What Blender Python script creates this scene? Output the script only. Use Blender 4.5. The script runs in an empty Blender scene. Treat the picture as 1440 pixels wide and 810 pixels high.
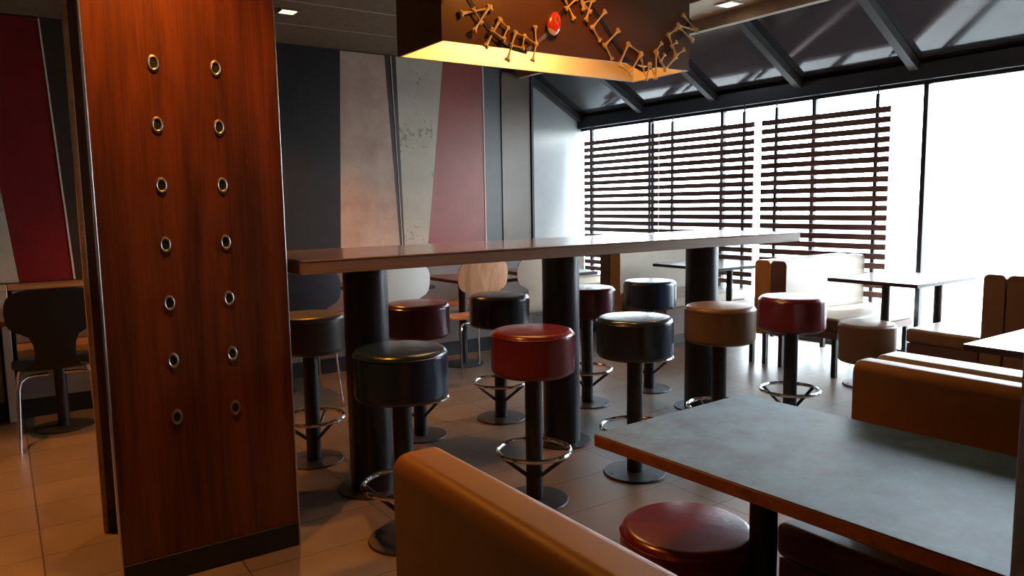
import bpy, bmesh, math, random
from mathutils import Vector, Matrix
random.seed(7)
PI = math.pi
S = bpy.context.scene
C = S.collection

# ------------------------------------------------------------------ camera
F_PX = 1046.685
EYE = Vector((0, 0, 1.36))
YAW, PITCH, ROLL = 0.969475137, 0.113151326, -0.016352343
fw = Vector((math.cos(YAW)*math.cos(PITCH), math.sin(YAW)*math.cos(PITCH), -math.sin(PITCH)))
r0 = fw.cross(Vector((0, 0, 1))).normalized(); u0 = r0.cross(fw)
rt = math.cos(ROLL)*r0 + math.sin(ROLL)*u0
up = -math.sin(ROLL)*r0 + math.cos(ROLL)*u0
cam_d = bpy.data.cameras.new('camera'); cam = bpy.data.objects.new('camera', cam_d); C.objects.link(cam)
cam_d.sensor_width = 36; cam_d.lens = F_PX/1440*36; cam_d.clip_start = 0.02; cam_d.clip_end = 300
M = Matrix((rt, up, -fw)).transposed().to_4x4(); M.translation = EYE
cam.matrix_world = M
S.camera = cam
S.view_settings.view_transform = 'Standard'; S.view_settings.look = 'None'
S.view_settings.exposure = 0.0; S.view_settings.gamma = 1.0; S.view_settings.use_curve_mapping = False

# ------------------------------------------------------------------ materials
def mat(name, col, rough=0.5, metal=0.0, spec=0.5, coat=0.0, coat_rough=0.1, emis=None, estr=0.0):
    m = bpy.data.materials.new(name); m.use_nodes = True
    b = m.node_tree.nodes['Principled BSDF']
    b.inputs['Base Color'].default_value = (*col, 1)
    b.inputs['Roughness'].default_value = rough
    b.inputs['Metallic'].default_value = metal
    b.inputs['Specular IOR Level'].default_value = spec
    b.inputs['Coat Weight'].default_value = coat
    b.inputs['Coat Roughness'].default_value = coat_rough
    if emis:
        b.inputs['Emission Color'].default_value = (*emis, 1)
        b.inputs['Emission Strength'].default_value = estr
    return m
def N(m, t, **kw):
    n = m.node_tree.nodes.new(t)
    for k, v in kw.items(): setattr(n, k, v)
    return n
def L(m, a, b): m.node_tree.links.new(a, b)
def coords(m, scale=(1, 1, 1), rot=(0, 0, 0)):
    tc = N(m, 'ShaderNodeTexCoord'); mp = N(m, 'ShaderNodeMapping')
    mp.inputs['Scale'].default_value = scale; mp.inputs['Rotation'].default_value = rot
    L(m, tc.outputs['Object'], mp.inputs['Vector']); return mp.outputs['Vector']
def ramp(m, fac, stops):
    r = N(m, 'ShaderNodeValToRGB'); el = r.color_ramp.elements
    while len(el) < len(stops): el.new(0.5)
    for e, (p, c) in zip(el, stops): e.position = p; e.color = (*c, 1)
    L(m, fac, r.inputs['Fac']); return r.outputs['Color']
def bsdf(m): return m.node_tree.nodes['Principled BSDF']
def bump(m, h, strength=0.2, dist=0.002):
    b = N(m, 'ShaderNodeBump'); b.inputs['Strength'].default_value = strength; b.inputs['Distance'].default_value = dist
    L(m, h, b.inputs['Height']); L(m, b.outputs['Normal'], bsdf(m).inputs['Normal'])
def wood(name, dark, light, rough=0.4, axis='Z', scale=1.0, coat=0.0):
    """streaky grain running along one axis"""
    m = mat(name, light, rough, coat=coat, coat_rough=0.25)
    s = {'Z': (9, 9, .7), 'X': (.7, 9, 9), 'Y': (9, .7, 9)}[axis]
    v = coords(m, tuple(k*scale for k in s))
    n1 = N(m, 'ShaderNodeTexNoise'); n1.inputs['Scale'].default_value = 1.6; n1.inputs['Detail'].default_value = 8
    n1.inputs['Roughness'].default_value = .62; n1.inputs['Distortion'].default_value = .6
    L(m, v, n1.inputs['Vector'])
    v2 = coords(m, tuple(k*scale*(5 if k > 2 else 1.5) for k in s))
    n2 = N(m, 'ShaderNodeTexNoise'); n2.inputs['Scale'].default_value = 3; n2.inputs['Detail'].default_value = 4
    L(m, v2, n2.inputs['Vector'])
    mx = N(m, 'ShaderNodeMath', operation='MULTIPLY_ADD'); mx.inputs[1].default_value = .35
    L(m, n2.outputs['Fac'], mx.inputs[0]); L(m, n1.outputs['Fac'], mx.inputs[2])
    mid = tuple((a+b)/2 for a, b in zip(dark, light))
    c = ramp(m, mx.outputs[0], [(.50, dark), (.66, mid), (.80, light)])
    L(m, c, bsdf(m).inputs['Base Color']); bump(m, n2.outputs['Fac'], .08, .001)
    return m
def mottled(name, a, b, scale=4, rough=.6, detail=6, lo=.35, hi=.7, bmp=0.0, spec=.5, coat=0.0):
    m = mat(name, a, rough, spec=spec, coat=coat); v = coords(m)
    n = N(m, 'ShaderNodeTexNoise'); n.inputs['Scale'].default_value = scale; n.inputs['Detail'].default_value = detail
    n.inputs['Roughness'].default_value = .65
    L(m, v, n.inputs['Vector'])
    L(m, ramp(m, n.outputs['Fac'], [(lo, a), (hi, b)]), bsdf(m).inputs['Base Color'])
    if bmp: bump(m, n.outputs['Fac'], bmp)
    return m
def leather(name, col, rough=.38, spec=.5):
    m = mat(name, col, rough, spec=spec); v = coords(m, (1, 1, 1))
    vo = N(m, 'ShaderNodeTexNoise'); vo.inputs['Scale'].default_value = 190; vo.inputs['Detail'].default_value = 3
    L(m, v, vo.inputs['Vector']); bump(m, vo.outputs['Fac'], .05, .0006)
    n = N(m, 'ShaderNodeTexNoise'); n.inputs['Scale'].default_value = 5; L(m, v, n.inputs['Vector'])
    L(m, ramp(m, n.outputs['Fac'], [(.3, tuple(c*.86 for c in col)), (.7, col)]), bsdf(m).inputs['Base Color'])
    return m

def floor_material():
    m = mat('floor_tiles', (.3, .25, .2), .34)
    tc = N(m, 'ShaderNodeTexCoord'); sp = N(m, 'ShaderNodeSeparateXYZ'); L(m, tc.outputs['Object'], sp.inputs[0])
    def line(out, off, pitch):
        a = N(m, 'ShaderNodeMath', operation='ADD'); a.inputs[1].default_value = -off + 40*pitch; L(m, out, a.inputs[0])
        d = N(m, 'ShaderNodeMath', operation='DIVIDE'); d.inputs[1].default_value = pitch; L(m, a.outputs[0], d.inputs[0])
        f = N(m, 'ShaderNodeMath', operation='FRACT'); L(m, d.outputs[0], f.inputs[0])
        s = N(m, 'ShaderNodeMath', operation='SUBTRACT'); s.inputs[1].default_value = .5; L(m, f.outputs[0], s.inputs[0])
        ab = N(m, 'ShaderNodeMath', operation='ABSOLUTE'); L(m, s.outputs[0], ab.inputs[0])
        k = N(m, 'ShaderNodeMath', operation='MULTIPLY'); k.inputs[1].default_value = pitch; L(m, ab.outputs[0], k.inputs[0])
        g = N(m, 'ShaderNodeMath', operation='GREATER_THAN'); g.inputs[1].default_value = pitch/2 - .0028; L(m, k.outputs[0], g.inputs[0])
        fl = N(m, 'ShaderNodeMath', operation='FLOOR'); L(m, d.outputs[0], fl.inputs[0])
        return g.outputs[0], fl.outputs[0]
    gx, ix = line(sp.outputs['X'], .045, .634); gy, iy = line(sp.outputs['Y'], 2.760, .3105)
    mx = N(m, 'ShaderNodeMath', operation='MAXIMUM'); L(m, gx, mx.inputs[0]); L(m, gy, mx.inputs[1])
    cb = N(m, 'ShaderNodeCombineXYZ'); L(m, ix, cb.inputs[0]); L(m, iy, cb.inputs[1])
    wn = N(m, 'ShaderNodeTexWhiteNoise', noise_dimensions='3D'); L(m, cb.outputs[0], wn.inputs['Vector'])
    n = N(m, 'ShaderNodeTexNoise'); n.inputs['Scale'].default_value = 3; n.inputs['Detail'].default_value = 7
    L(m, coords(m), n.inputs['Vector'])
    tile = ramp(m, wn.outputs['Value'], [(0, (.175, .132, .100)), (1, (.230, .176, .136))])
    cl = ramp(m, n.outputs['Fac'], [(.35, (.82, .80, .78)), (.7, (1.05, 1.03, 1.0))])
    mul = N(m, 'ShaderNodeMix', data_type='RGBA', blend_type='MULTIPLY'); mul.inputs['Factor'].default_value = 1
    L(m, tile, mul.inputs[6]); L(m, cl, mul.inputs[7])
    gm = N(m, 'ShaderNodeMix', data_type='RGBA'); L(m, mx.outputs[0], gm.inputs['Factor'])
    L(m, mul.outputs[2], gm.inputs[6]); gm.inputs[7].default_value = (.055, .04, .03, 1)
    L(m, gm.outputs[2], bsdf(m).inputs['Base Color'])
    rr = N(m, 'ShaderNodeMapRange'); L(m, n.outputs['Fac'], rr.inputs[0]); rr.inputs[3].default_value = .32; rr.inputs[4].default_value = .48
    L(m, rr.outputs[0], bsdf(m).inputs['Roughness'])
    inv = N(m, 'ShaderNodeMath', operation='SUBTRACT'); inv.inputs[0].default_value = 1; L(m, mx.outputs[0], inv.inputs[1])
    bump(m, inv.outputs[0], .5, .002)
    return m
def glass_material():
    m = bpy.data.materials.new('clear_glass'); m.use_nodes = True; nt = m.node_tree
    nt.nodes.remove(nt.nodes['Principled BSDF']); out = nt.nodes['Material Output']
    t = N(m, 'ShaderNodeBsdfTransparent'); g = N(m, 'ShaderNodeBsdfGlossy'); g.inputs['Roughness'].default_value = .02
    lw = N(m, 'ShaderNodeLayerWeight'); lw.inputs['Blend'].default_value = .5
    pw = N(m, 'ShaderNodeMath', operation='POWER'); pw.inputs[1].default_value = 5; L(m, lw.outputs['Facing'], pw.inputs[0])
    f = N(m, 'ShaderNodeMath', operation='MULTIPLY_ADD'); f.inputs[1].default_value = .9; f.inputs[2].default_value = .04; L(m, pw.outputs[0], f.inputs[0])
    mx = N(m, 'ShaderNodeMixShader')
    t.inputs['Color'].default_value = (.97, .985, .98, 1)
    L(m, f.outputs[0], mx.inputs[0]); L(m, t.outputs[0], mx.inputs[1]); L(m, g.outputs[0], mx.inputs[2]); L(m, mx.outputs[0], out.inputs['Surface'])
    return m

MT = dict(
    floor=floor_material(),
    slabwood=wood('red_brown_veneer', (.045, .0095, .0025), (.155, .036, .007), .40, 'Z', .9),
    darkwood=wood('dark_brown_laminate', (.045, .012, .006), (.085, .026, .012), .45, 'Z', .8),
    plinth=mat('black_plinth', (.012, .011, .012), .5),
    trim=mat('brushed_trim', (.62, .58, .54), .3, 1.0),
    steel=mat('dull_steel', (.36, .34, .32), .42, 1.0),
    chrome=mat('chrome', (.78, .78, .80), .13, 1.0),
    black=mottled('black_powder_coat', (.010, .011, .014), (.016, .017, .021), 40, .42),
    tube=mottled('black_column_coat', (.011, .011, .015), (.017, .017, .022), 20, .33),
    disc=mottled('floor_disc_coat', (.022, .021, .022), (.034, .031, .031), 30, .42),
    bartop=wood('bar_top_laminate', (.20, .085, .035), (.30, .14, .06), .12, 'X', 1.0, .8),
    baredge=wood('bar_edge_laminate', (.17, .085, .045), (.25, .14, .08), .4, 'X', 1.0),
    navy=leather('navy_vinyl', (.008, .022, .055), .24, .75),
    blackv=leather('black_vinyl', (.010, .013, .018), .24, .75),
    blue=leather('blue_black_vinyl', (.011, .026, .050), .24, .75),
    red=leather('red_vinyl', (.185, .016, .018), .24, .75),
    darkred=leather('dark_red_vinyl', (.16, .010, .020), .24, .75),
    maroon=leather('maroon_vinyl', (.105, .014, .030), .24, .75),
    greyv=leather('taupe_vinyl', (.085, .062, .048), .33),
    tan=leather('brown_vinyl', (.20, .095, .042), .36),
    tanl=leather('tan_booth_leather', (.42, .175, .034), .44),
    cream=leather('cream_booth_leather', (.52, .44, .34), .4),
    booth_brown=leather('brown_booth_leather', (.12, .05, .03), .4),
    greyc=leather('grey_banquette_vinyl', (.20, .17, .165), .5),
    wallgrey=mottled('charcoal_wall', (.030, .030, .036), (.042, .042, .050), 2, .42),
    ceiling=mottled('mineral_ceiling_tiles', (.15, .115, .065), (.20, .155, .095), 30, .85),
    strip=mottled('pale_ceiling_strip', (.58, .50, .38), (.64, .55, .42), 20, .7),
    bulk=mottled('beige_bulkhead', (.36, .30, .235), (.42, .35, .28), 20, .7),
    whitewall=mottled('gloss_white_laminate', (.40, .42, .42), (.46, .48, .47), 2, .30),
    paint=mottled('taupe_paint', (.12, .09, .07), (.16, .12, .09), 3, .8),
    darkmetal=mat('dark_aluminium', (.026, .025, .032), .4, .3),
    rafter=mat('grey_rafter_paint', (.060, .056, .056), .5),
    roofglass=mottled('dark_roof_glass', (.016, .016, .020), (.026, .026, .032), 2, .10, coat=.35),
    slat=wood('dark_slat_wood', (.15, .075, .065), (.24, .12, .10), .5, 'Y', 1.0),
    glass=glass_material(),
    pendant=mottled('brown_lamp_laminate', (.105, .042, .014), (.125, .050, .018), 3, .34),
    pendin=mat('cream_lamp_lining', (.85, .66, .38), .6),
    lampface=mat('warm_lamp_face', (.9, .8, .5), .5, emis=(1, .66, .26), estr=14.0),
    led=mat('downlight_lens', (.9, .85, .7), .4, emis=(1, .75, .45), estr=6.0),
    bone=mottled('yellowed_bone_plastic', (.62, .38, .10), (.85, .60, .22), 40, .5),
    ribbon=mat('black_ribbon', (.010, .010, .012), .6),
    greyrib=mat('grey_ribbon', (.16, .15, .17), .5),
    ptable=mottled('blue_grey_laminate', (.025, .110, .24), (.085, .260, .47), 9, .46, 8, .36, .62, spec=.9),
    pedge=wood('table_edge_wood', (.20, .055, .016), (.36, .105, .03), .4, 'X', 1.2),
    ttop=mottled('brown_table_laminate', (.085, .045, .040), (.12, .065, .055), 6, .28),
    tedge=mat('dark_table_edge', (.035, .017, .022), .4),
    ledge=wood('banquette_ledge_wood', (.28, .12, .04), (.42, .20, .075), .4, 'X', 1.0),
    seatwood=wood('banquette_seat_wood', (.36, .15, .05), (.50, .24, .09), .4, 'X', 1.0),
    shell_black=mat('black_shell', (.005, .005, .006), .5, spec=.3),
    shell_dark=mat('charcoal_shell', (.030, .031, .042), .38),
    shell_white=mat('white_shell', (.80, .84, .82), .4),
    shell_wood=wood('beech_shell', (.46, .21, .11), (.66, .36, .20), .4, 'Z', 1.4),
    shell_cream=mat('cream_shell', (.50, .44, .36), .45),
    edge=mat('dark_ply_edge', (.03, .015, .012), .5),
    ground=mottled('pale_paving', (.30, .29, .27), (.36, .35, .33), 2, .8),
)
# mural paints
MT['m_char'] = mottled('mural_charcoal', (.013, .012, .013), (.019, .018, .019), 3, .36)
MT['m_brown'] = mottled('mural_dark_brown', (.030, .019, .014), (.042, .027, .020), 3, .4)
MT['m_grey'] = mottled('mural_grey', (.060, .063, .064), (.075, .078, .080), 3, .36)
MT['m_taupe'] = mottled('mural_taupe', (.105, .078, .052), (.145, .108, .075), 2, .3)
MT['m_red'] = mottled('mural_red', (.26, .036, .026), (.32, .052, .038), 4, .38)
MT['m_deepred'] = mottled('mural_deep_red', (.15, .008, .010), (.19, .012, .014), 4, .38)
MT['m_pink'] = mottled('mural_pink_concrete', (.40, .24, .18), (.52, .39, .30), 3.2, .42, 8)
def speckled():
    m = mottled('mural_spotted_concrete', (.42, .36, .28), (.52, .46, .36), 3, .45, 8)
    src = bsdf(m).inputs['Base Color'].links[0].from_socket
    v = coords(m)
    n = N(m, 'ShaderNodeTexNoise'); n.inputs['Scale'].default_value = 26; n.inputs['Detail'].default_value = 3; L(m, v, n.inputs['Vector'])
    n2 = N(m, 'ShaderNodeTexNoise'); n2.inputs['Scale'].default_value = 2.4; L(m, v, n2.inputs['Vector'])
    mu = N(m, 'ShaderNodeMath', operation='MULTIPLY'); L(m, n.outputs['Fac'], mu.inputs[0]); L(m, n2.outputs['Fac'], mu.inputs[1])
    f = ramp(m, mu.outputs[0], [(.335, (0, 0, 0)), (.40, (.7, .7, .7))])
    mx = N(m, 'ShaderNodeMix', data_type='RGBA'); L(m, f, mx.inputs['Factor']); L(m, src, mx.inputs[6]); mx.inputs[7].default_value = (.17, .13, .09, 1)
    L(m, mx.outputs[2], bsdf(m).inputs['Base Color']); return m
MT['m_spot'] = speckled()
MT['m_line'] = mat('mural_pale_line', (.62, .55, .47), .4)

# ------------------------------------------------------------------ mesh helpers
def finish(name, bm, m, parent=None, smooth=True, angle=35, loc=None):
    me = bpy.data.meshes.new(name)
    bmesh.ops.recalc_face_normals(bm, faces=bm.faces)
    bm.to_mesh(me); bm.free()
    for k in (m if isinstance(m, (list, tuple)) else [m]): me.materials.append(MT[k] if isinstance(k, str) else k)
    if smooth:
        me.polygons.foreach_set('use_smooth', [True]*len(me.polygons)); me.set_sharp_from_angle(angle=math.radians(angle))
    o = bpy.data.objects.new(name, me); C.objects.link(o)
    if loc: o.location = loc
    if smooth: w_ = o.modifiers.new('weighted_normals', 'WEIGHTED_NORMAL'); w_.keep_sharp = True
    if parent: o.parent = parent
    return o
def box(bm, x0, x1, y0, y1, z0, z1, bev=0.0, seg=2, mi=0):
    r = bmesh.ops.create_cube(bm, size=1); vs = r['verts']
    for v in vs:
        v.co = Vector((x0 + (v.co.x+.5)*(x1-x0), y0 + (v.co.y+.5)*(y1-y0), z0 + (v.co.z+.5)*(z1-z0)))
    fs = list({f for v in vs for f in v.link_faces})
    for f in fs: f.material_index = mi
    if bev > 0:
        es = list({e for v in vs for e in v.link_edges})
        bmesh.ops.bevel(bm, geom=es, offset=bev, segments=seg, profile=.5, affect='EDGES', clamp_overlap=True)
def boxobj(name, dims, m, parent=None, bev=0.004, seg=2):
    bm = bmesh.new(); box(bm, *dims, bev=bev, seg=seg); return finish(name, bm, m, parent)
def lathe(bm, prof, seg=40, c=(0, 0), mi=0):
    rings = []
    for r, z in prof:
        if r < 1e-6: rings.append([bm.verts.new((c[0], c[1], z))])
        else: rings.append([bm.verts.new((c[0]+r*math.cos(2*PI*i/seg), c[1]+r*math.sin(2*PI*i/seg), z)) for i in range(seg)])
    for a, b in zip(rings, rings[1:]):
        for i in range(seg):
            j = (i+1) % seg
            if len(a) == 1 and len(b) == 1: continue
            if len(a) == 1: f = bm.faces.new((a[0], b[i], b[j]))
            elif len(b) == 1: f = bm.faces.new((a[i], b[0], a[j]))
            else: f = bm.faces.new((a[i], a[j], b[j], b[i]))
            f.material_index = mi
def tube(bm, pts, rad, seg=10, closed=False, mi=0):
    pts = [Vector(p) for p in pts]; n = len(pts); rings = []
    rads = rad if isinstance(rad, (list, tuple)) else [rad]*n
    prev = None
    for i, p in enumerate(pts):
        if closed: t = (pts[(i+1) % n]-pts[i-1]).normalized()
        else: t = (pts[min(i+1, n-1)]-pts[max(i-1, 0)]).normalized()
        ref = prev if prev else (Vector((0, 0, 1)) if abs(t.z) < .9 else Vector((1, 0, 0)))
        a = (ref - t*ref.dot(t)).normalized(); prev = a; b = t.cross(a)
        rings.append([bm.verts.new(p + rads[i]*(a*math.cos(2*PI*k/seg)+b*math.sin(2*PI*k/seg))) for k in range(seg)])
    for i in range(n if closed else n-1):
        A, B = rings[i], rings[(i+1) % n]
        for k in range(seg):
            f = bm.faces.new((A[k], A[(k+1) % seg], B[(k+1) % seg], B[k])); f.material_index = mi
    if not closed:
        bm.faces.new(rings[0]).material_index = mi; bm.faces.new(rings[-1]).material_index = mi
def prism(bm, poly, y0, y1, mi=0):
    """polygon in x,z extruded along y"""
    a = [bm.verts.new((x, y0, z)) for x, z in poly]; b = [bm.verts.new((x, y1, z)) for x, z in poly]; n = len(poly)
    fs = [bm.faces.new(a), bm.faces.new(b)] + [bm.faces.new((a[i], a[(i+1) % n], b[(i+1) % n], b[i])) for i in range(n)]
    for f in fs: f.material_index = mi
def thing(name, label, cat, loc=(0, 0, 0), rz=0, group=None):
    o = bpy.data.objects.new(name, None); C.objects.link(o); o.empty_display_size = .1
    o.location = loc; o.rotation_euler = (0, 0, rz); tag(o, label, cat, group); return o
def tag(o, label, cat, group=None):
    o['label'] = label; o['category'] = cat
    if group: o['group'] = group
    return o
def struct(o): o['kind'] = 'structure'; return o
def copy_tree(o, loc, label, rz=0, group=None, swap=None):
    """copy a thing, its parts and their sub-parts; swap = {part name: material}"""
    c = o.copy(); C.objects.link(c); c.location = loc; c.rotation_euler = (0, 0, rz); c['label'] = label
    if group: c['group'] = group
    def rec(src, dst):
        for ch in list(src.children):
            k = ch.copy(); C.objects.link(k); k.parent = dst
            if swap and ch.name.split('.')[0] in swap:
                k.data = ch.data.copy(); k.data.materials[0] = MT[swap[ch.name.split('.')[0]]]
            rec(ch, k)
    rec(o, c); return c

# ------------------------------------------------------------------ the room
CZ = 2.69
bm = bmesh.new(); box(bm, -3, 6.5, -2, 7.75, -.06, 0); struct(finish('floor', bm, 'floor', smooth=False))
bm = bmesh.new(); box(bm, -3, 4.34, -2, 6.3, CZ, CZ+.1)
for k in range(1, 13):      # shadow gaps of the ceiling tile grid
    box(bm, -3, 4.33, -1.9+k*.62, -1.892+k*.62, CZ-.004, CZ, mi=1)
struct(finish('ceiling', bm, ['ceiling', 'bulk'], smooth=False))
bm = bmesh.new(); box(bm, -3, 4.51, 6.215, 6.33, 0, CZ+.1); struct(finish('wall_back', bm, 'wallgrey', smooth=False))
bm = bmesh.new(); box(bm, -3.1, -3, -2, 6.33, 0, CZ+.1); struct(finish('wall_left', bm, 'paint', smooth=False))
bm = bmesh.new(); box(bm, -3.1, 6.5, -2.1, -2, 0, 3.7); struct(finish('wall_front', bm, 'paint', smooth=False))
bm = bmesh.new(); box(bm, 6.33, 6.45, -2, 1.06, 0, 2.45); struct(finish('wall_right', bm, 'paint', smooth=False))
bm = bmesh.new(); box(bm, 4.41, 4.51, 6.33, 7.7, 0, 3.7); struct(finish('wall_return', bm, 'wallgrey', smooth=False))
SL = math.tan(math.radians(29.5))
def roofz(x): return 2.43 + (6.36-x)*SL
bm = bmesh.new(); prism(bm, [(4.45, 0), (6.45, 0), (6.45, roofz(6.45)+.02), (4.45, roofz(4.45)+.02)], 7.6, 7.75)
struct(finish('wall_alcove', bm, 'whitewall', smooth=False))
# bulkhead where the flat ceiling meets the sloped glazing
bm = bmesh.new(); box(bm, 4.34, 4.395, -2, 6.21, 2.59, 3.66)
struct(finish('trim_1', bm, 'bulk', smooth=False))
# underside strip of paler ceiling beside the bulkhead
bm = bmesh.new(); box(bm, 3.95, 4.335, -1.9, 6.2, CZ-.015, CZ-.002); struct(finish('trim_2', bm, 'strip', smooth=False))
# sloped dark glazing
bm = bmesh.new()
prism(bm, [(4.40, roofz(4.40)), (6.36, roofz(6.36)), (6.36, roofz(6.36)+.03), (4.40, roofz(4.40)+.03)], -2, 7.75)
struct(finish('ceiling_glazing', bm, 'roofglass', smooth=False))
for k, y in enumerate((7.56, 6.46, 5.37, 4.36, 3.28, 2.20, 1.12)):
    bm = bmesh.new()
    prism(bm, [(4.47, roofz(4.47)-.002), (6.32, roofz(6.32)-.002), (6.32, roofz(6.32)-.085), (4.47, roofz(4.47)-.085)], y-.035, y+.035)
    struct(finish('trim_%d' % (k+3), bm, 'rafter', smooth=False))
# header over the windows
bm = bmesh.new(); box(bm, 6.28, 6.44, -2, 7.6, 2.305, 2.445, .006); struct(finish('trim_10', bm, 'darkmetal'))
# windows, full height
ys = [1.06, 2.14, 3.205, 4.225, 5.30, 6.36, 7.41]
for k in range(7):
    y0 = ys[k]; y1 = ys[k+1] if k < 6 else 7.6
    bm = bmesh.new()
    box(bm, 6.34, 6.39, y0-.020, y0+.020, 0, 2.305, .003, 1)
    box(bm, 6.34, 6.39, y0+.020, y1-.020 if k < 6 else y1, 0, .05); box(bm, 6.34, 6.39, y0+.020, y1-.020 if k < 6 else y1, 2.275, 2.305)
    w = struct(finish('window_%d' % (k+1), bm, 'darkmetal'))
    bm = bmesh.new(); box(bm, 6.362, 6.368, y0+.021, y1-.021 if k < 6 else y1-.001, .051, 2.274); g = finish('window_glass', bm, 'glass', w, smooth=False)
# the paving outside
bm = bmesh.new(); box(bm, 6.5, 60, -40, 60, -.12, -.05); o = struct(finish('ground', bm, 'ground', smooth=False))

# slatted timber screens inside the glass
def screen(y0, y1, ups, label, zlo=.52, n=20):
    t = thing('slatted_screen', label, 'screen', (6.25, (y0+y1)/2, 0), 0, 'slatted timber screens in front of the windows')
    cy = (y0+y1)/2
    bm = bmesh.new()
    for i in range(n):
        z = zlo + i*.0830
        box(bm, -.025, .012, y0-cy, y1-cy, z-.0255, z+.0255, .002, 1)
    finish('slat_panel', bm, 'slat', t)
    for y in ups:
        bm = bmesh.new(); box(bm, .013, .04, y-cy-.016, y-cy+.016, 0, 2.24, .002, 1); lathe(bm, [(.0, 2.24), (.008, 2.24), (.008, 2.304), (0, 2.304)], 8, (.026, y-cy))
        finish('upright', bm, 'darkmetal', t)
screen(3.43, 4.715, (3.57, 4.577), 'slatted dark timber window screen nearest the bare window, right of the bright gap')
screen(4.80, 6.085, (4.957, 5.93), 'slatted dark timber window screen just left of the bright gap, behind the bar end')
screen(6.10, 7.40, (6.23, 7.30), 'slatted dark timber window screen furthest away beside the glossy white wall')

# wall mural: adjoining painted panels on the back wall
t = thing('wall_mural', 'abstract wall mural of slanting charcoal, red, pink and spotted concrete bands above the banquette', 'mural', (2.2, 6.2, .87))
def band(m, xb0, xb1, xt0, xt1, y=6.2, z0=.87, z1=CZ-.012, name='mural_band'):
    bm = bmesh.new(); prism(bm, [(xb0-2.2, z0-.87), (xb1-2.2, z0-.87), (xt1-2.2, z1-.87), (xt0-2.2, z1-.87)], y-6.2-.0, .0149); return finish(name, bm, m, t, smooth=False)
band('m_spot', -2.9, .090, -2.9, -.075)
band('m_deepred', .090, .420, -.075, .333)
band('m_line', .420, .432, .333, .343, 6.194, name='mural_line')
band('m_brown', .432, 1.93, .343, 1.95)
band('m_char', 1.93, 2.445, 1.95, 2.515)
band('m_pink', 2.445, 3.025, 2.515, 2.925)
band('m_brown', 3.025, 3.068, 2.925, 3.036)
band('m_line', 3.044, 3.050, 2.982, 2.990, 6.194, name='mural_line')
band('m_spot', 3.068, 3.295, 3.036, 3.515)
band('m_red', 3.295, 3.945, 3.515, 3.945)
band('m_line', 3.945, 3.957, 3.945, 3.957, 6.194, name='mural_line')
band('m_grey', 3.957, 4.145, 3.957, 4.165)
# rounded taupe panel at the end of the mural
bm = bmesh.new()
def rr_poly(x0, x1, z0, z1, r, n=6):
    P = [(x0, z0), (x1, z0)]
    for i in range(n+1): a = PI/2*i/n; P.append((x1-r+r*math.cos(a), z1-r+r*math.sin(a)))
    for i in range(n+1): a = PI/2+PI/2*i/n; P.append((x0+r+r*math.cos(a), z1-r+r*math.sin(a)))
    return P
prism(bm, [(x-4.33, z-.87) for x, z in rr_poly(4.155, 4.50, .87, 2.64, .05)], -.012, .0149)
tp = finish('wall_panel', bm, 'm_taupe', loc=(4.33, 6.2, .87)); tag(tp, 'narrow taupe wall panel with rounded top corners at the right end of the mural', 'wall panel')
bm = bmesh.new(); box(bm, 4.503, 4.53, 6.17, 6.214, 0, CZ, .002, 1); struct(finish('trim_11', bm, 'darkmetal'))

# ------------------------------------------------------------------ wooden partition with eyelets
t = thing('partition_panel', 'tall red-brown wood veneer partition panel with two columns of metal eyelets', 'partition', (.59, 2.89, 0))
bm = bmesh.new(); box(bm, -.315, .315, -.018, .018, .098, CZ-.002, .002, 1); finish('wood_panel', bm, 'slabwood', t)
bm = bmesh.new(); box(bm, -.315, .315, -.020, .020, 0, .097, .002, 1); finish('plinth', bm, 'plinth', t)
for s in (-1, 1):
    bm = bmesh.new(); box(bm, s*.3185-.003, s*.3185+.003, -.021, .021, 0, CZ-.002, .001, 1); finish('edge_trim', bm, 'trim', t)
for i in range(7):
    for x in (.483-.59, .688-.59):
        z = 1.861 - i*.2088
        bm = bmesh.new()
        lathe(bm, [(.0165, -.002), (.0165, .004), (.020, .006), (.0255, .004), (.0265, -.002)], 28)
        bmesh.ops.rotate(bm, verts=bm.verts, cent=(0, 0, 0), matrix=Matrix.Rotation(PI/2, 3, 'X'))
        for v in bm.verts: v.co.x *= .72; v.co.z *= 1.1
        e = finish('eyelet', bm, 'steel', t, loc=(x, -.0185, z))
        bm = bmesh.new(); lathe(bm, [(0, -.001), (.0165, -.001), (.0165, .0015), (0, .0015)], 24)
        bmesh.ops.rotate(bm, verts=bm.verts, cent=(0, 0, 0), matrix=Matrix.Rotation(PI/2, 3, 'X'))
        for v in bm.verts: v.co.x *= .66
        finish('eyelet_hole', bm, 'plinth', e)
t = thing('partition_panel', 'dark wood partition panel standing just behind the eyelet panel', 'partition', (.59, 3.49, 0))
bm = bmesh.new(); box(bm, -.30, .315, -.018, .018, .098, CZ-.002, .002, 1); finish('wood_panel', bm, 'darkwood', t)
bm = bmesh.new(); box(bm, -.30, .315, -.020, .020, 0, .097, .002, 1); finish('plinth', bm, 'plinth', t)
bm = bmesh.new(); box(bm, -.320, -.302, -.021, .021, 0, CZ-.002, .001, 1); finish('edge_strip', bm, 'ledge', t)
# near partition edge at the right of the frame
t = thing('partition_panel', 'dark brown partition panel with a pale edge strip at the right side, in front of the blue-grey table', 'partition', (.70, .262, 0))
bm = bmesh.new(); box(bm, .004, .62, -.036, 0, .098, CZ-.002, .002, 1); finish('wood_panel', bm, 'darkwood', t)
bm = bmesh.new(); box(bm, .004, .62, -.038, .001, 0, .097, .002, 1); finish('plinth', bm, 'plinth', t)
bm = bmesh.new(); box(bm, -.002, .003, -.038, .001, 0, CZ-.002, .001, 1); finish('edge_trim', bm, 'trim', t)

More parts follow.
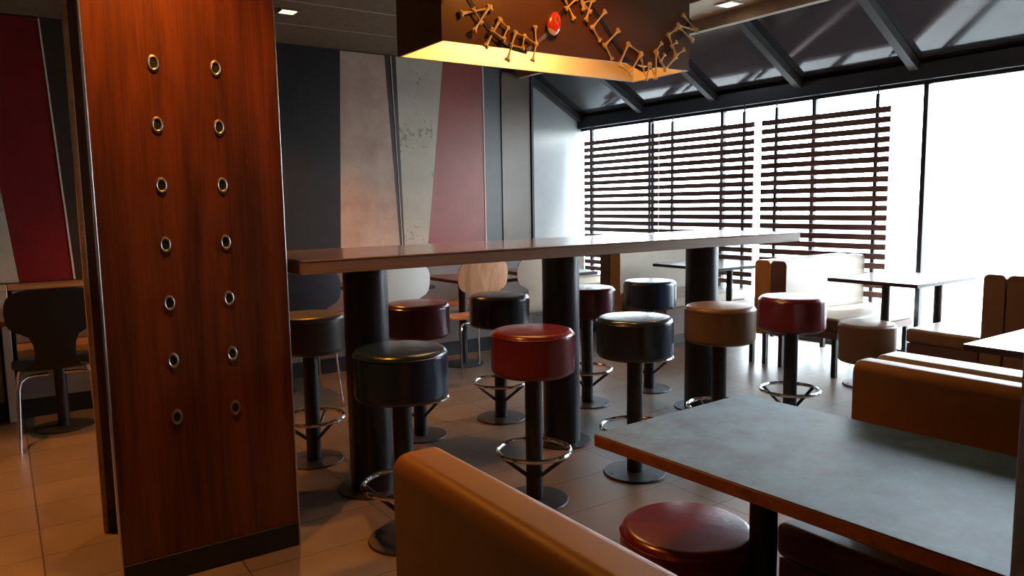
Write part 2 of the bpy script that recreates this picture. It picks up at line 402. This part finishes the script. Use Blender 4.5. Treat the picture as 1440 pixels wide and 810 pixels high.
# ------------------------------------------------------------------ high bar table
t = thing('bar_table', 'long high wooden bar table on three black tubular columns', 'table', (2.61, 3.27, 0))
bm = bmesh.new(); box(bm, .98-2.61, 4.25-2.61, -.37, .37, 1.1405, 1.147, .001, 1); finish('table_top', bm, 'bartop', t)
bm = bmesh.new(); box(bm, .982-2.61, 4.248-2.61, -.368, .368, 1.088, 1.140, .002, 1); finish('edge_band', bm, 'baredge', t)
for x in (1.405, 2.575, 3.74):
    bm = bmesh.new(); lathe(bm, [(0, .0105), (.104, .0105), (.104, 1.0875), (0, 1.0875)], 48, (x-2.61, 0)); k = finish('column', bm, 'tube', t)
    bm = bmesh.new(); lathe(bm, [(0, 0), (.166, 0), (.168, .003), (.166, .009), (.16, .010), (0, .010)], 48, (x-2.61, 0)); finish('floor_plate', bm, 'disc', k)

# ------------------------------------------------------------------ bar stools
def make_stool(label, m, loc, seat_top=.812, r=.188, thick=.215, ring=True, base_r=.155, name='bar_stool', cat='stool', group=None):
    t = thing(name, label, cat, loc, 0, group)
    b = seat_top-thick; e = .026
    bm = bmesh.new()
    prof = [(0, b)]+[(r-e+e*math.sin(a), b+e-e*math.cos(a)) for a in [i*PI/12 for i in range(7)]]
    prof += [(r, seat_top-.045)]
    s = finish_profile(prof, bm, r, seat_top)
    st = finish('seat', bm, m, t, angle=50)
    bm = bmesh.new(); tube(bm, [((r+.0002)*math.cos(a), (r+.0002)*math.sin(a), seat_top-.036) for a in [2*PI*i/48 for i in range(48)]], .0022, 6, True); finish('seam', bm, m, st)
    bm = bmesh.new(); lathe(bm, [(0, .012), (.039, .012), (.039, b+.004), (0, b+.004)], 28); lathe(bm, [(.05, b-.012), (.05, b-.001), (.0392, b-.001), (.0392, b-.012), (.05, b-.012)], 28); finish('post', bm, 'black', t)
    bm = bmesh.new(); lathe(bm, [(0, 0), (base_r, 0), (base_r+.001, .004), (base_r-.003, .010), (.05, .013), (0, .013)], 44)
    for k in range(3): 
        a = 2*PI*k/3+.4; lathe(bm, [(.006, .009), (.006, .013), (.004, .0145), (0, .0145)], 8, (.125*math.cos(a), .125*math.sin(a)))
    finish('base', bm, 'disc', t)
    if ring:
        bm = bmesh.new(); R = .166; z = .238
        tube(bm, [(R*math.cos(a), R*math.sin(a), z) for a in [2*PI*i/48 for i in range(48)]], .0105, 10, True); k = finish('foot_ring', bm, 'chrome', t)
        for j in range(3):
            a = 2*PI*j/3+.5
            bm = bmesh.new(); tube(bm, [((R-.006)*math.cos(a), (R-.006)*math.sin(a), z-.008), (.037*math.cos(a), .037*math.sin(a), .125)], .0095, 8)
            finish('ring_strut', bm, 'black', t)
    return t
def finish_profile(prof, bm, r, top):
    for i in range(1, 8):
        a = i*PI/2/7; prof.append((r-.026+.026*math.cos(a), top-.045+.026*math.sin(a)*1.15))
    for i in range(1, 6):
        q = 1-i/5; prof.append(((r-.026)*q, top-.045+.0299+.0065*(1-q*q)))
    lathe(bm, prof, 48)
FY, RY = 2.66, 3.85
st0 = make_stool('navy bar stool, leftmost of the front row, right behind the near booth back', 'navy', (1.28, FY, 0), group='bar stools in front of the long bar')
G1 = 'bar stools in front of the long bar'; G2 = 'bar stools behind the long bar'
copy_tree(st0, (1.94, 2.67, 0), 'bright red bar stool in the front row beside the middle bar column', .5, G1, {'seat': 'red', 'seam': 'red'})
copy_tree(st0, (2.55, 2.65, 0), 'black bar stool in the front row, between red and tan stools', .35, G1, {'seat': 'blue', 'seam': 'blue'})
copy_tree(st0, (3.18, 2.65, 0), 'tan brown bar stool in the front row, at the right bar column', .9, G1, {'seat': 'tan', 'seam': 'tan'})
copy_tree(st0, (3.79, 2.63, 0), 'dark red bar stool at the right end of the front row', 1.3, G1, {'seat': 'darkred', 'seam': 'darkred'})
copy_tree(st0, (1.31, 3.82, 0), 'taupe bar stool behind the bar, partly hidden by the eyelet panel', .3, G2, {'seat': 'greyv', 'seam': 'greyv'})
copy_tree(st0, (1.97, 3.85, 0), 'maroon bar stool behind the bar, just right of its left column', .2, G2, {'seat': 'maroon', 'seam': 'maroon'})
copy_tree(st0, (2.55, 3.86, 0), 'black bar stool behind the bar with the beech-backed chair behind it', .5, G2, {'seat': 'blackv', 'seam': 'blackv'})
copy_tree(st0, (3.215, 3.80, 0), 'maroon bar stool behind the bar, just right of its middle column', .8, G2, {'seat': 'maroon', 'seam': 'maroon'})
copy_tree(st0, (3.82, 3.82, 0), 'blue-black bar stool behind the bar, at the far right end of the back row', .1, G2, {'seat': 'blue', 'seam': 'blue'})
make_stool('low dark red upholstered stool under the corner of the blue-grey table', 'darkred', (1.52, 1.37, 0), .475, .186, .30, False, .15, 'low_stool', 'stool')
make_stool('low brown upholstered stool by the window booth table', 'tan', (5.14, 2.94, 0), .475, .196, .30, False, .155, 'low_stool', 'stool')

# ------------------------------------------------------------------ pendant lamp over the bar
PX0, PX1, PY0, PY1, PZ = 1.72, 3.34, 3.035, 3.49, 2.10
t = thing('pendant_lamp', 'large brown box-shaped pendant lamp glowing yellow inside above the bar', 'lamp', ((PX0+PX1)/2, (PY0+PY1)/2, PZ))
cx, cy = (PX0+PX1)/2, (PY0+PY1)/2; hx, hy = (PX1-PX0)/2, (PY1-PY0)/2
bm = bmesh.new(); T = .012
box(bm, -hx, hx, -hy, -hy+T, 0, .52); box(bm, -hx, hx, hy-T, hy, 0, .52); box(bm, -hx, -hx+T, -hy+T, hy-T, 0, .52); box(bm, hx-T, hx, -hy+T, hy-T, 0, .52); box(bm, -hx+T, hx-T, -hy+T, hy-T, .505, .52)
finish('lamp_shade', bm, 'pendant', t, smooth=False)
bm = bmesh.new(); e = T+.0005; w = .003
box(bm, -hx+e, hx-e, -hy+e, -hy+e+w, .001, .30); box(bm, -hx+e, hx-e, hy-e-w, hy-e, .001, .30); box(bm, -hx+e, -hx+e+w, -hy+e+w, hy-e-w, .001, .30); box(bm, hx-e-w, hx-e, -hy+e+w, hy-e-w, .001, .30); box(bm, -hx+e, hx-e, -hy+e, hy-e, .302, .306)
finish('lining', bm, 'pendin', t, smooth=False)
bm = bmesh.new(); box(bm, -.62, .12, -.12, .12, .17, .19, .004, 1); finish('diffuser', bm, 'lampface', t, smooth=False)
for s in (-1, 1):
    bm = bmesh.new(); lathe(bm, [(0, .521), (.008, .521), (.008, CZ-PZ-.001), (0, CZ-PZ-.001)], 12, (s*.6, 0)); finish('hanging_rod', bm, 'black', t)

# ------------------------------------------------------------------ bone-letter banner strung along the lamp
BY = 3.022
def on_plane(px, py, Y=BY):
    d = (px-720)*rt - (py-405)*up + F_PX*fw
    return EYE + d*(Y/d.y)
t = thing('halloween_banner', 'banner of yellow bone letters on a black ribbon, hung on the box lamp', 'banner', (2.5, BY, 2.2))
def zl(u, v): return (620+u/7.361, v/7.361)
def zr(u, v): return (780+u/6.752, v/6.752)
letters = [
 ('letter H', zl, [((20, -230), (-60, -40)), ((120, -190), (40, -20)), ((0, -130), (90, -100))]),
 ('letter A', zl, [((215, 140), (515, 85)), ((335, 95), (420, 235)), ((495, 75), (345, 315))]),
 ('letter P', zl, [((610, 205), (465, 475)), ((612, 205), (690, 290)), ((690, 290), (645, 400)), ((525, 312), (655, 410))]),
 ('letter P', zl, [((770, 338), (690, 615)), ((770, 335), (860, 378)), ((860, 378), (845, 500)), ((732, 468), (850, 498))]),
 ('letter Y', zl, [((975, 280), (985, 460)), ((868, 375), (985, 460)), ((985, 460), (950, 622))]),
 ('letter H', zr, [((90, -20), (180, 175)), ((110, 80), (205, -10)), ((215, -120), (275, 85))]),
 ('letter A', zr, [((260, 30), (375, -5)), ((262, 20), (340, 110)), ((352, 5), (298, 185))]),
 ('letter L', zr, [((478, 112), (358, 262)), ((358, 262), (430, 380))]),
 ('letter L', zr, [((605, 292), (475, 432)), ((480, 436), (543, 560))]),
 ('letter O', zr, [((700, 420), (612, 615)), ((700, 420), (822, 510)), ((822, 510), (712, 700)), ((612, 612), (712, 700))]),
 ('letter W', zr, [((818, 530), (862, 750)), ((905, 610), (868, 748)), ((905, 610), (955, 740)), ((968, 500), (957, 740))]),
 ('letter E', zr, [((960, 488), (1050, 660)), ((1015, 412), (960, 488)), ((1045, 520), (1007, 588)), ((1050, 660), (1148, 545))]),
 ('letter E', zr, [((1080, 330), (1150, 520)), ((1150, 282), (1080, 330)), ((1158, 400), (1112, 440)), ((1228, 472), (1152, 528))]),
 ('letter N', zr, [((1218, 145), (1345, 285)), ((1172, 242), (1350, 288)), ((1178, 258), (1310, 382))]),
]
org = Vector((2.5, BY, 2.2))
for nm, fn, bones in letters:
    bm = bmesh.new()
    for i, (a, b) in enumerate(bones):
        A = on_plane(*fn(*a), BY - .004*i) - org; B = on_plane(*fn(*b), BY - .004*i) - org
        d = (B-A); ln = d.length; d.normalize(); n = Vector((0, -1, 0)).cross(d)
        r = min(.0080, .0048+ln*.022)
        tube(bm, [A, A+d*ln*.12, A+d*ln*.3, A+d*ln*.7, A+d*ln*.88, B], [r*1.25, r*.95, r*.62, r*.62, r*.95, r*1.25], 8)
        for P in (A, B):
            for s in (-1, 1):
                bmesh.ops.create_icosphere(bm, subdivisions=2, radius=r*1.18, matrix=Matrix.Translation(P + n*s*r*.95 + d*(-.2*r if P is A else .2*r)))
    o = finish('bone_letter', bm, 'bone', t); o['label'] = 'yellow bone ' + nm
def ribbon(pts, m='ribbon', hw=.011, Y=BY+.0085):
    bm = bmesh.new(); P = [on_plane(x, y, Y)-org for x, y in pts]; prev = None
    for i, q in enumerate(P):
        tdir = (P[min(i+1, len(P)-1)]-P[max(i-1, 0)]).normalized(); n = Vector((0, 1, 0)).cross(tdir)
        row = [bm.verts.new(q+n*hw+Vector((0, dy, 0))) for dy in (0, .003)] + [bm.verts.new(q-n*hw+Vector((0, dy, 0))) for dy in (.003, 0)]
        if prev:
            for k in range(4): bm.faces.new((prev[k], prev[(k+1) % 4], row[(k+1) % 4], row[k]))
        else: bm.faces.new(row)
        prev = row
    bm.faces.new(prev); return finish('ribbon', bm, m, t)
ribbon([(648, -30), (660, 0), (672, 18), (688, 40), (705, 56), (722, 68), (741, 73)])
ribbon([(703, 54), (714, 62)], 'greyrib', .009, BY+.004)
ribbon([(741, 71), (752, 63), (764, 53), (772, 45)], 'greyrib', .009, BY+.0045)
ribbon([(784, 28), (790, 19), (797, 8), (806, -14)], 'ribbon', .009, BY+.0045)
ribbon([(806, -20), (820, -2), (835, 14), (850, 35), (872, 70), (885, 88), (905, 99), (925, 90), (945, 64), (960, 48), (972, 28)])
# glossy red and white egg-shaped ornament with a small raised swirl
cpos = on_plane(779.5, 33, BY-.012) - org
bm = bmesh.new(); bmesh.ops.create_uvsphere(bm, u_segments=28, v_segments=18, radius=1)
for v in bm.verts:
    x, y, z = v.co; w = 1 - .14*z
    v.co = Vector((x*.040*w, y*.014*w, z*.060))
for f in bm.faces:
    if f.calc_center_median().z < -.036: f.material_index = 1
bmesh.ops.rotate(bm, verts=bm.verts, cent=(0, 0, 0), matrix=Matrix.Rotation(.32, 3, 'Y'))
MT['orn_red'] = mat('glossy_red_plastic', (.62, .045, .015), .18, coat=.6)
MT['orn_white'] = mat('glossy_white_plastic', (.62, .45, .45), .25)
og = finish('ornament', bm, ['orn_red', 'orn_white'], t, loc=cpos); og['label'] = 'glossy red ornament with a white lower rim'
bm = bmesh.new(); tube(bm, [(.004+.017*math.cos(a)*(1-a/9), -.0152, .010+.030*math.sin(a)*(1-a/9)) for a in [i*.35 for i in range(18)]], .0016, 6); finish('swirl', bm, 'orn_white', og)

# ------------------------------------------------------------------ downlights
def downlight(x, y, z, label, energy, size=1.9, tilt=(0, 0), col=(1, .55, .18), blend=.55):
    t = thing('ceiling_downlight', label, 'light', (x, y, z), 0, 'square recessed ceiling downlights')
    bm = bmesh.new()
    for a in ((-.07, .07, -.07, -.05), (-.07, .07, .05, .07), (-.07, -.05, -.05, .05), (.05, .07, -.05, .05)): box(bm, *a, -.012, -.0005, .001, 1)
    finish('frame', bm, 'trim', t)
    bm = bmesh.new(); box(bm, -.05, .05, -.05, .05, -.006, -.001); finish('lens', bm, 'led', t, smooth=False)
    if energy:
        l = bpy.data.lights.new('downlight_bulb', 'SPOT'); l.energy = energy; l.color = col; l.spot_size = size; l.spot_blend = blend; l.shadow_soft_size = .035
        o = bpy.data.objects.new('downlight_bulb', l); C.objects.link(o); o.parent = t; o.location = (0, 0, -.04); o.rotation_euler = (tilt[0], tilt[1], 0)
WARM = (1, .36, .045)
downlight(1.74, 5.18, CZ, 'square downlight in the dark ceiling just right of the eyelet panel top', 120, 2.0, col=WARM)
downlight(4.17, 3.44, CZ-.015, 'square downlight in the pale ceiling strip right of the box lamp', 30, 1.9, col=(1, .6, .3))
downlight(.48, 2.50, CZ, 'square downlight in the ceiling in front of the eyelet panel', 115, 1.95, col=WARM, blend=1.0)
downlight(-.25, 4.0, CZ, 'added square downlight that brightens the tiled aisle at the left', 230, 1.2, col=WARM)  # unseen lamp, added to warm and brighten the floor at the left
downlight(2.25, 2.50, CZ, 'square downlight in the ceiling over the front row of bar stools', 26, 2.95, col=WARM)
downlight(3.9, 5.2, CZ, 'square downlight over the right end of the banquette', 20, 1.8, col=(1, .6, .3))

# ------------------------------------------------------------------ near blue-grey table
t = thing('dining_table', 'large blue-grey laminate table with wood edge in the right foreground', 'table', (1.60, .90, 0), math.radians(2.2))
bm = bmesh.new(); box(bm, -.32, .32, -.62, .575, .7475, .75, .001, 1); finish('table_top', bm, 'ptable', t)
bm = bmesh.new(); box(bm, -.32, .32, -.62, .575, .716, .747, .002, 1); finish('edge_band', bm, 'pedge', t)
for y in (.285, -.33):
    bm = bmesh.new(); lathe(bm, [(0, .012), (.036, .012), (.036, .705), (0, .705)], 24, (.02, y)); box(bm, -.2, .24, y-.03, y+.03, .705, .7155); k = finish('leg', bm, 'black', t)
    bm = bmesh.new(); lathe(bm, [(0, 0), (.2, 0), (.2, .009), (0, .012)], 40, (.02, y)); finish('floor_plate', bm, 'disc', k)

# ------------------------------------------------------------------ booth benches
def booth(label, x0, x1, y0, y1, side, back_t, seat_d, m, seatm=None, plinth=False, top=.87, legs=True, group=None, backm2=None, bev=.035, endm=None):
    """back slab fills x0..x1, y0..y1; seat sticks out on the given side"""
    t = thing('booth_bench', label, 'bench', ((x0+x1)/2, (y0+y1)/2, 0), 0, group)
    cx, cy = (x0+x1)/2, (y0+y1)/2; hx, hy = (x1-x0)/2, (y1-y0)/2
    z0 = .10 if plinth else .27
    ml = [m, endm or m]
    def ends(b):
        for f in b.faces:
            if f.normal.x < -.7 and endm: f.material_index = 1
    bm = bmesh.new(); box(bm, -hx, hx, -hy, hy, z0, top)
    ax = 0 if hx > hy else 1
    tp = [e for e in bm.edges if all(v.co.z > top-.001 for v in e.verts) and abs(e.verts[0].co[ax]-e.verts[1].co[ax]) > .2]
    bmesh.ops.bevel(bm, geom=tp, offset=bev, segments=6, profile=.5, affect='EDGES')
    en = [e for e in bm.edges if abs(e.verts[0].co[ax]-e.verts[1].co[ax]) < 1e-4 and e.calc_face_angle(0) > 1.2]
    bmesh.ops.bevel(bm, geom=en, offset=.008, segments=2, profile=.5, affect='EDGES')
    bm.normal_update(); ends(bm); b = finish('backrest', bm, ml, t, angle=60)
    g = .002
    if side == 'E': sx = (hx+g, hx+seat_d, -hy+.005, hy-.005)
    if side == 'W': sx = (-hx-seat_d, -hx-g, -hy+.005, hy-.005)
    if side == 'N': sx = (-hx+.005, hx-.005, hy+g, hy+seat_d)
    if side == 'S': sx = (-hx+.005, hx-.005, -hy-seat_d, -hy-g)
    bm = bmesh.new(); box(bm, *sx, .36, .46, .025, 4); bm.normal_update(); ends(bm); finish('seat', bm, [seatm or m, endm or m], t, angle=60)
    bm = bmesh.new(); box(bm, sx[0]+.01, sx[1]-.01, sx[2]+.01, sx[3]-.01, (.10 if plinth else .30), .359, .004, 1); finish('seat_frame', bm, backm2 or 'booth_brown', t)
    a = (min(sx[0], -hx)+.05, max(sx[1], hx)-.05, min(sx[2], -hy)+.05, max(sx[3], hy)-.05)
    if plinth:
        bm = bmesh.new(); box(bm, *a, 0, .0995, .002, 1); finish('plinth', bm, 'plinth', t)
    else:
        for lx, ly, h in ((sx[0]+.05, sx[2]+.05, .3), (sx[1]-.05, sx[2]+.05, .3), (sx[0]+.05, sx[3]-.05, .3), (sx[1]-.05, sx[3]-.05, .3)):
            bm = bmesh.new(); box(bm, lx-.018, lx+.018, ly-.018, ly+.018, 0, h-.001, .002, 1); finish('leg', bm, 'black', t)
        for lx, ly in ((-hx+.06, 0), (hx-.06, 0)):
            bm = bmesh.new(); box(bm, lx-.018, lx+.018, ly-.018, ly+.018, 0, z0-.001, .002, 1); finish('leg', bm, 'black', t)
    return t
# near ones (backs run along Y)
booth('tan leather booth bench whose broad back fills the bottom foreground', .605, .725, -.5, 1.315, 'E', .12, .46, 'tanl', plinth=True)
booth('tan leather booth bench behind the blue-grey table, its plain back facing the camera', 2.10, 2.21, -.3, 1.245, 'W', .12, .37, 'tanl', 'booth_brown', plinth=True)
booth('cream-topped booth bench back to back with the tan one, on its window side', 2.222, 2.37, -.3, 1.245, 'E', .12, .44, 'cream', plinth=True)
# window booths (backs run along X)
booth('pale window booth bench facing the bare window table, by the dark red bar stool', 5.10, 6.22, 3.60, 3.745, 'S', .14, .45, 'cream', 'cream', endm='booth_brown')
booth('tan-ended window booth bench backing onto the pale one, seat towards the slatted screen', 5.10, 6.22, 3.752, 3.90, 'N', .14, .45, 'cream', 'cream', endm='tanl')
booth('brown window booth bench at the right edge beyond the window table', 5.10, 6.22, 2.04, 2.17, 'N', .14, .48, 'tan', 'tan', plinth=True)
booth('brown window booth bench turned away, behind the right edge booth', 5.10, 6.22, 1.90, 2.034, 'S', .14, .45, 'tan', 'tan', plinth=True)
booth('cream booth bench beyond the far end of the bar, with a tan end', 5.04, 6.22, 5.45, 5.60, 'S', .14, .62, 'cream', 'cream', plinth=True, endm='tanl')
booth('cream booth bench deepest in the window alcove against the glossy white wall', 5.04, 6.22, 7.40, 7.58, 'S', .14, .45, 'cream', 'cream', plinth=True)
booth('brown-ended booth bench in the alcove, back to back with the cream one beyond the bar', 5.04, 6.22, 5.607, 5.75, 'N', .14, .45, 'booth_brown', 'cream', plinth=True)

# ------------------------------------------------------------------ window tables
def pedestal_table(label, x0, x1, y0, y1, posts, top='ttop', edge='tedge', z=.75, th=.028, round_base=.17, group=None, rp=.03):
    cx, cy = (x0+x1)/2, (y0+y1)/2
    t = thing('dining_table', label, 'table', (cx, cy, 0), 0, group)
    bm = bmesh.new(); box(bm, x0-cx, x1-cx, y0-cy, y1-cy, z-.003, z, .001, 1); finish('table_top', bm, top, t)
    bm = bmesh.new(); box(bm, x0-cx, x1-cx, y0-cy, y1-cy, z-th, z-.0035, .002, 1); finish('edge_band', bm, edge, t)
    for px, py in posts:
        bm = bmesh.new(); lathe(bm, [(0, .012), (rp, .012), (rp, z-th-.001), (0, z-th-.001)], 24, (px-cx, py-cy)); k = finish('leg', bm, 'black', t)
        bm = bmesh.new(); lathe(bm, [(0, 0), (round_base, 0), (round_base, .008), (.05, .0118), (0, .0118)], 36, (px-cx, py-cy)); finish('floor_plate', bm, 'disc', k)
    return t
pedestal_table('brown-edged table in front of the bare window, low brown stool at its corner', 5.25, 6.10, 2.65, 3.34, [(5.48, 3.0), (5.90, 2.82)], 'ttop')
pedestal_table('table in the booth in front of the slatted screens, glimpsed past the right bar column', 5.28, 6.15, 4.42, 5.24, [(5.72, 4.66)], 'ttop')
pedestal_table('sunlit table at the right edge behind the tan booth bench', 3.26, 3.92, .25, 1.45, [(3.6, 1.1), (3.6, .6)], 'ttop')

# ------------------------------------------------------------------ banquette along the mural
t = thing('banquette', 'long grey banquette with wooden seat and wooden top ledge under the mural', 'bench', (2.2, 6.0, 0))
bm = bmesh.new(); box(bm, -2.16, 2.20, .04, .19, .461, .83, .012, 3); finish('backrest', bm, 'greyc', t)
bm = bmesh.new(); box(bm, -2.18, 2.22, .02, .197, .831, .862, .003, 1); finish('top_ledge', bm, 'ledge', t)
bm = bmesh.new(); box(bm, -2.16, 2.20, -.26, .19, .415, .46, .006, 2); finish('seat', bm, 'seatwood', t)
bm = bmesh.new(); box(bm, -2.16, 2.20, -.24, .19, .13, .414, .003, 1); finish('base', bm, 'greyc', t)
bm = bmesh.new(); box(bm, -2.16, 2.20, -.21, .19, 0, .129, .002, 1); finish('plinth', bm, 'plinth', t)
bm = bmesh.new(); box(bm, -2.235, -2.185, -.28, .19, 0, .862, .004, 1); finish('end_panel', bm, 'cream', t)
t = thing('banquette', 'end of another banquette at the far left edge, past the upright end panel', 'bench', (-1.3, 6.0, 0))
for nm, d, m in (('backrest', (-1.2, 1.25, .04, .19, .461, .83), 'greyc'), ('top_ledge', (-1.2, 1.255, .02, .197, .831, .862), 'ledge'), ('seat', (-1.2, 1.25, -.26, .19, .415, .46), 'seatwood'), ('base', (-1.2, 1.25, -.24, .19, .13, .414), 'greyc'), ('plinth', (-1.2, 1.25, -.21, .19, 0, .129), 'plinth')):
    boxobj(nm, d, m, t)
GT = 'small tables along the banquette'
pedestal_table('small brown table behind the black chair at the far left', -.05, .55, 5.0, 5.7, [(.25, 5.41)], group=GT, rp=.034)
pedestal_table('small brown table beside the charcoal chair, behind the taupe bar stool', 1.27, 1.87, 5.0, 5.7, [(1.57, 5.41)], group=GT, rp=.034)
pedestal_table('small brown table in front of the white-backed chair', 2.13, 2.72, 5.0, 5.7, [(2.45, 5.41)], group=GT, rp=.034)
pedestal_table('small brown table in front of the beech-backed chair', 3.00, 3.56, 5.0, 5.7, [(3.2, 5.41)], group=GT, rp=.034)
pedestal_table('small brown table at the right end of the banquette, by the cream-backed chair', 3.78, 4.36, 5.0, 5.7, [(4.1, 5.38)], group=GT, rp=.034)

# ------------------------------------------------------------------ shell chairs
def make_chair(label, shellm, loc, group, edgem='edge'):
    t = thing('dining_chair', label, 'chair', loc, 0, group)
    # profile (y,z) from seat front to back top, half width at each step
    P = [(.205, .425, .150), (.195, .440, .185), (.165, .452, .205), (.10, .450, .215), (0, .443, .215), (-.09, .442, .200), (-.15, .448, .165),
         (-.185, .465, .125), (-.205, .500, .105), (-.215, .55, .100), (-.222, .61, .105), (-.227, .655, .122), (-.231, .678, .160), (-.233, .695, .195), (-.236, .72, .217), (-.240, .755, .227),
         (-.244, .80, .230), (-.248, .845, .227), (-.252, .88, .215), (-.255, .905, .190), (-.257, .92, .155), (-.258, .928, .105)]
    bm = bmesh.new(); n = 12; rows = []
    for y, z, w in P:
        curve = .022 if z > .6 else .010
        rows.append([bm.verts.new((w*(2*i/n-1), y + (curve*((2*i/n-1)**2)*(w/.23) if z > .6 else 0), z + (curve*((2*i/n-1)**2) if z < .6 else 0))) for i in range(n+1)])
    for a, b in zip(rows, rows[1:]):
        for i in range(n): bm.faces.new((a[i], a[i+1], b[i+1], b[i]))
    bmesh.ops.recalc_face_normals(bm, faces=bm.faces)
    bmesh.ops.solidify(bm, geom=list(bm.faces), thickness=.011)
    for f in bm.faces:
        if f.calc_area() < .00045 and len([e for e in f.edges if e.calc_length() < .0125]) >= 2: f.material_index = 1
    finish('shell', bm, [shellm, edgem], t, angle=40)
    for s in (-1, 1):
        bm = bmesh.new()
        pts = [(s*.04, -.10, .418), (s*.10, -.12, .422), (s*.150, -.145, .420), (s*.178, -.165, .40), (s*.190, -.178, .36), (s*.208, -.215, .0)]
        tube(bm, pts, .0085, 10); finish('leg', bm, 'chrome', t)
        bm = bmesh.new()
        pts = [(s*.04, .10, .423), (s*.10, .12, .425), (s*.150, .145, .425), (s*.178, .165, .405), (s*.190, .175, .36), (s*.208, .205, .0)]
        tube(bm, pts, .0085, 10); finish('leg', bm, 'chrome', t)
    return t
GC = 'shell chairs facing the banquette'
c0 = make_chair('black shell chair on chrome legs at the far left edge', 'shell_black', (.215, 5.14, 0), GC, 'shell_black')
def chair(x, y, label, m, rz=0, e='edge'):
    c = copy_tree(c0, (x, y, 0), label, rz, GC, {'shell': m})
    for k in c.children:
        if k.name.startswith('shell'): k.data.materials[1] = MT[e]
chair(1.70, 5.14, 'charcoal shell chair seen above the taupe bar stool', 'shell_dark', 0, 'shell_dark')
chair(2.40, 5.14, 'white-backed shell chair behind the left bar column', 'shell_white')
chair(3.105, 5.14, 'beech wood shell chair behind the black bar stool', 'shell_wood')
chair(3.66, 5.14, 'cream shell chair with dark edge, half hidden by the middle bar column', 'shell_cream')

# ------------------------------------------------------------------ daylight
W = bpy.data.worlds.new('world'); S.world = W; W.use_nodes = True
bg = W.node_tree.nodes['Background']
wt = W.node_tree.nodes.new('ShaderNodeTexCoord'); ws = W.node_tree.nodes.new('ShaderNodeSeparateXYZ'); wr = W.node_tree.nodes.new('ShaderNodeValToRGB')
W.node_tree.links.new(wt.outputs['Generated'], ws.inputs[0]); W.node_tree.links.new(ws.outputs['Z'], wr.inputs['Fac']); W.node_tree.links.new(wr.outputs['Color'], bg.inputs['Color'])
wr.color_ramp.elements[0].position = .04; wr.color_ramp.elements[0].color = (.90, .95, 1, 1); wr.color_ramp.elements[1].position = .55; wr.color_ramp.elements[1].color = (.60, .80, 1, 1)
bg.inputs['Strength'].default_value = 21.0
sun = bpy.data.lights.new('sun', 'SUN'); sun.energy = 13; sun.angle = .01; sun.color = (1, .96, .9)
so = bpy.data.objects.new('sun', sun); C.objects.link(so)
sd = Vector((-.44, .10, -.89)).normalized()
so.rotation_euler = sd.to_track_quat('-Z', 'Y').to_euler(); so.location = (12, 0, 12)
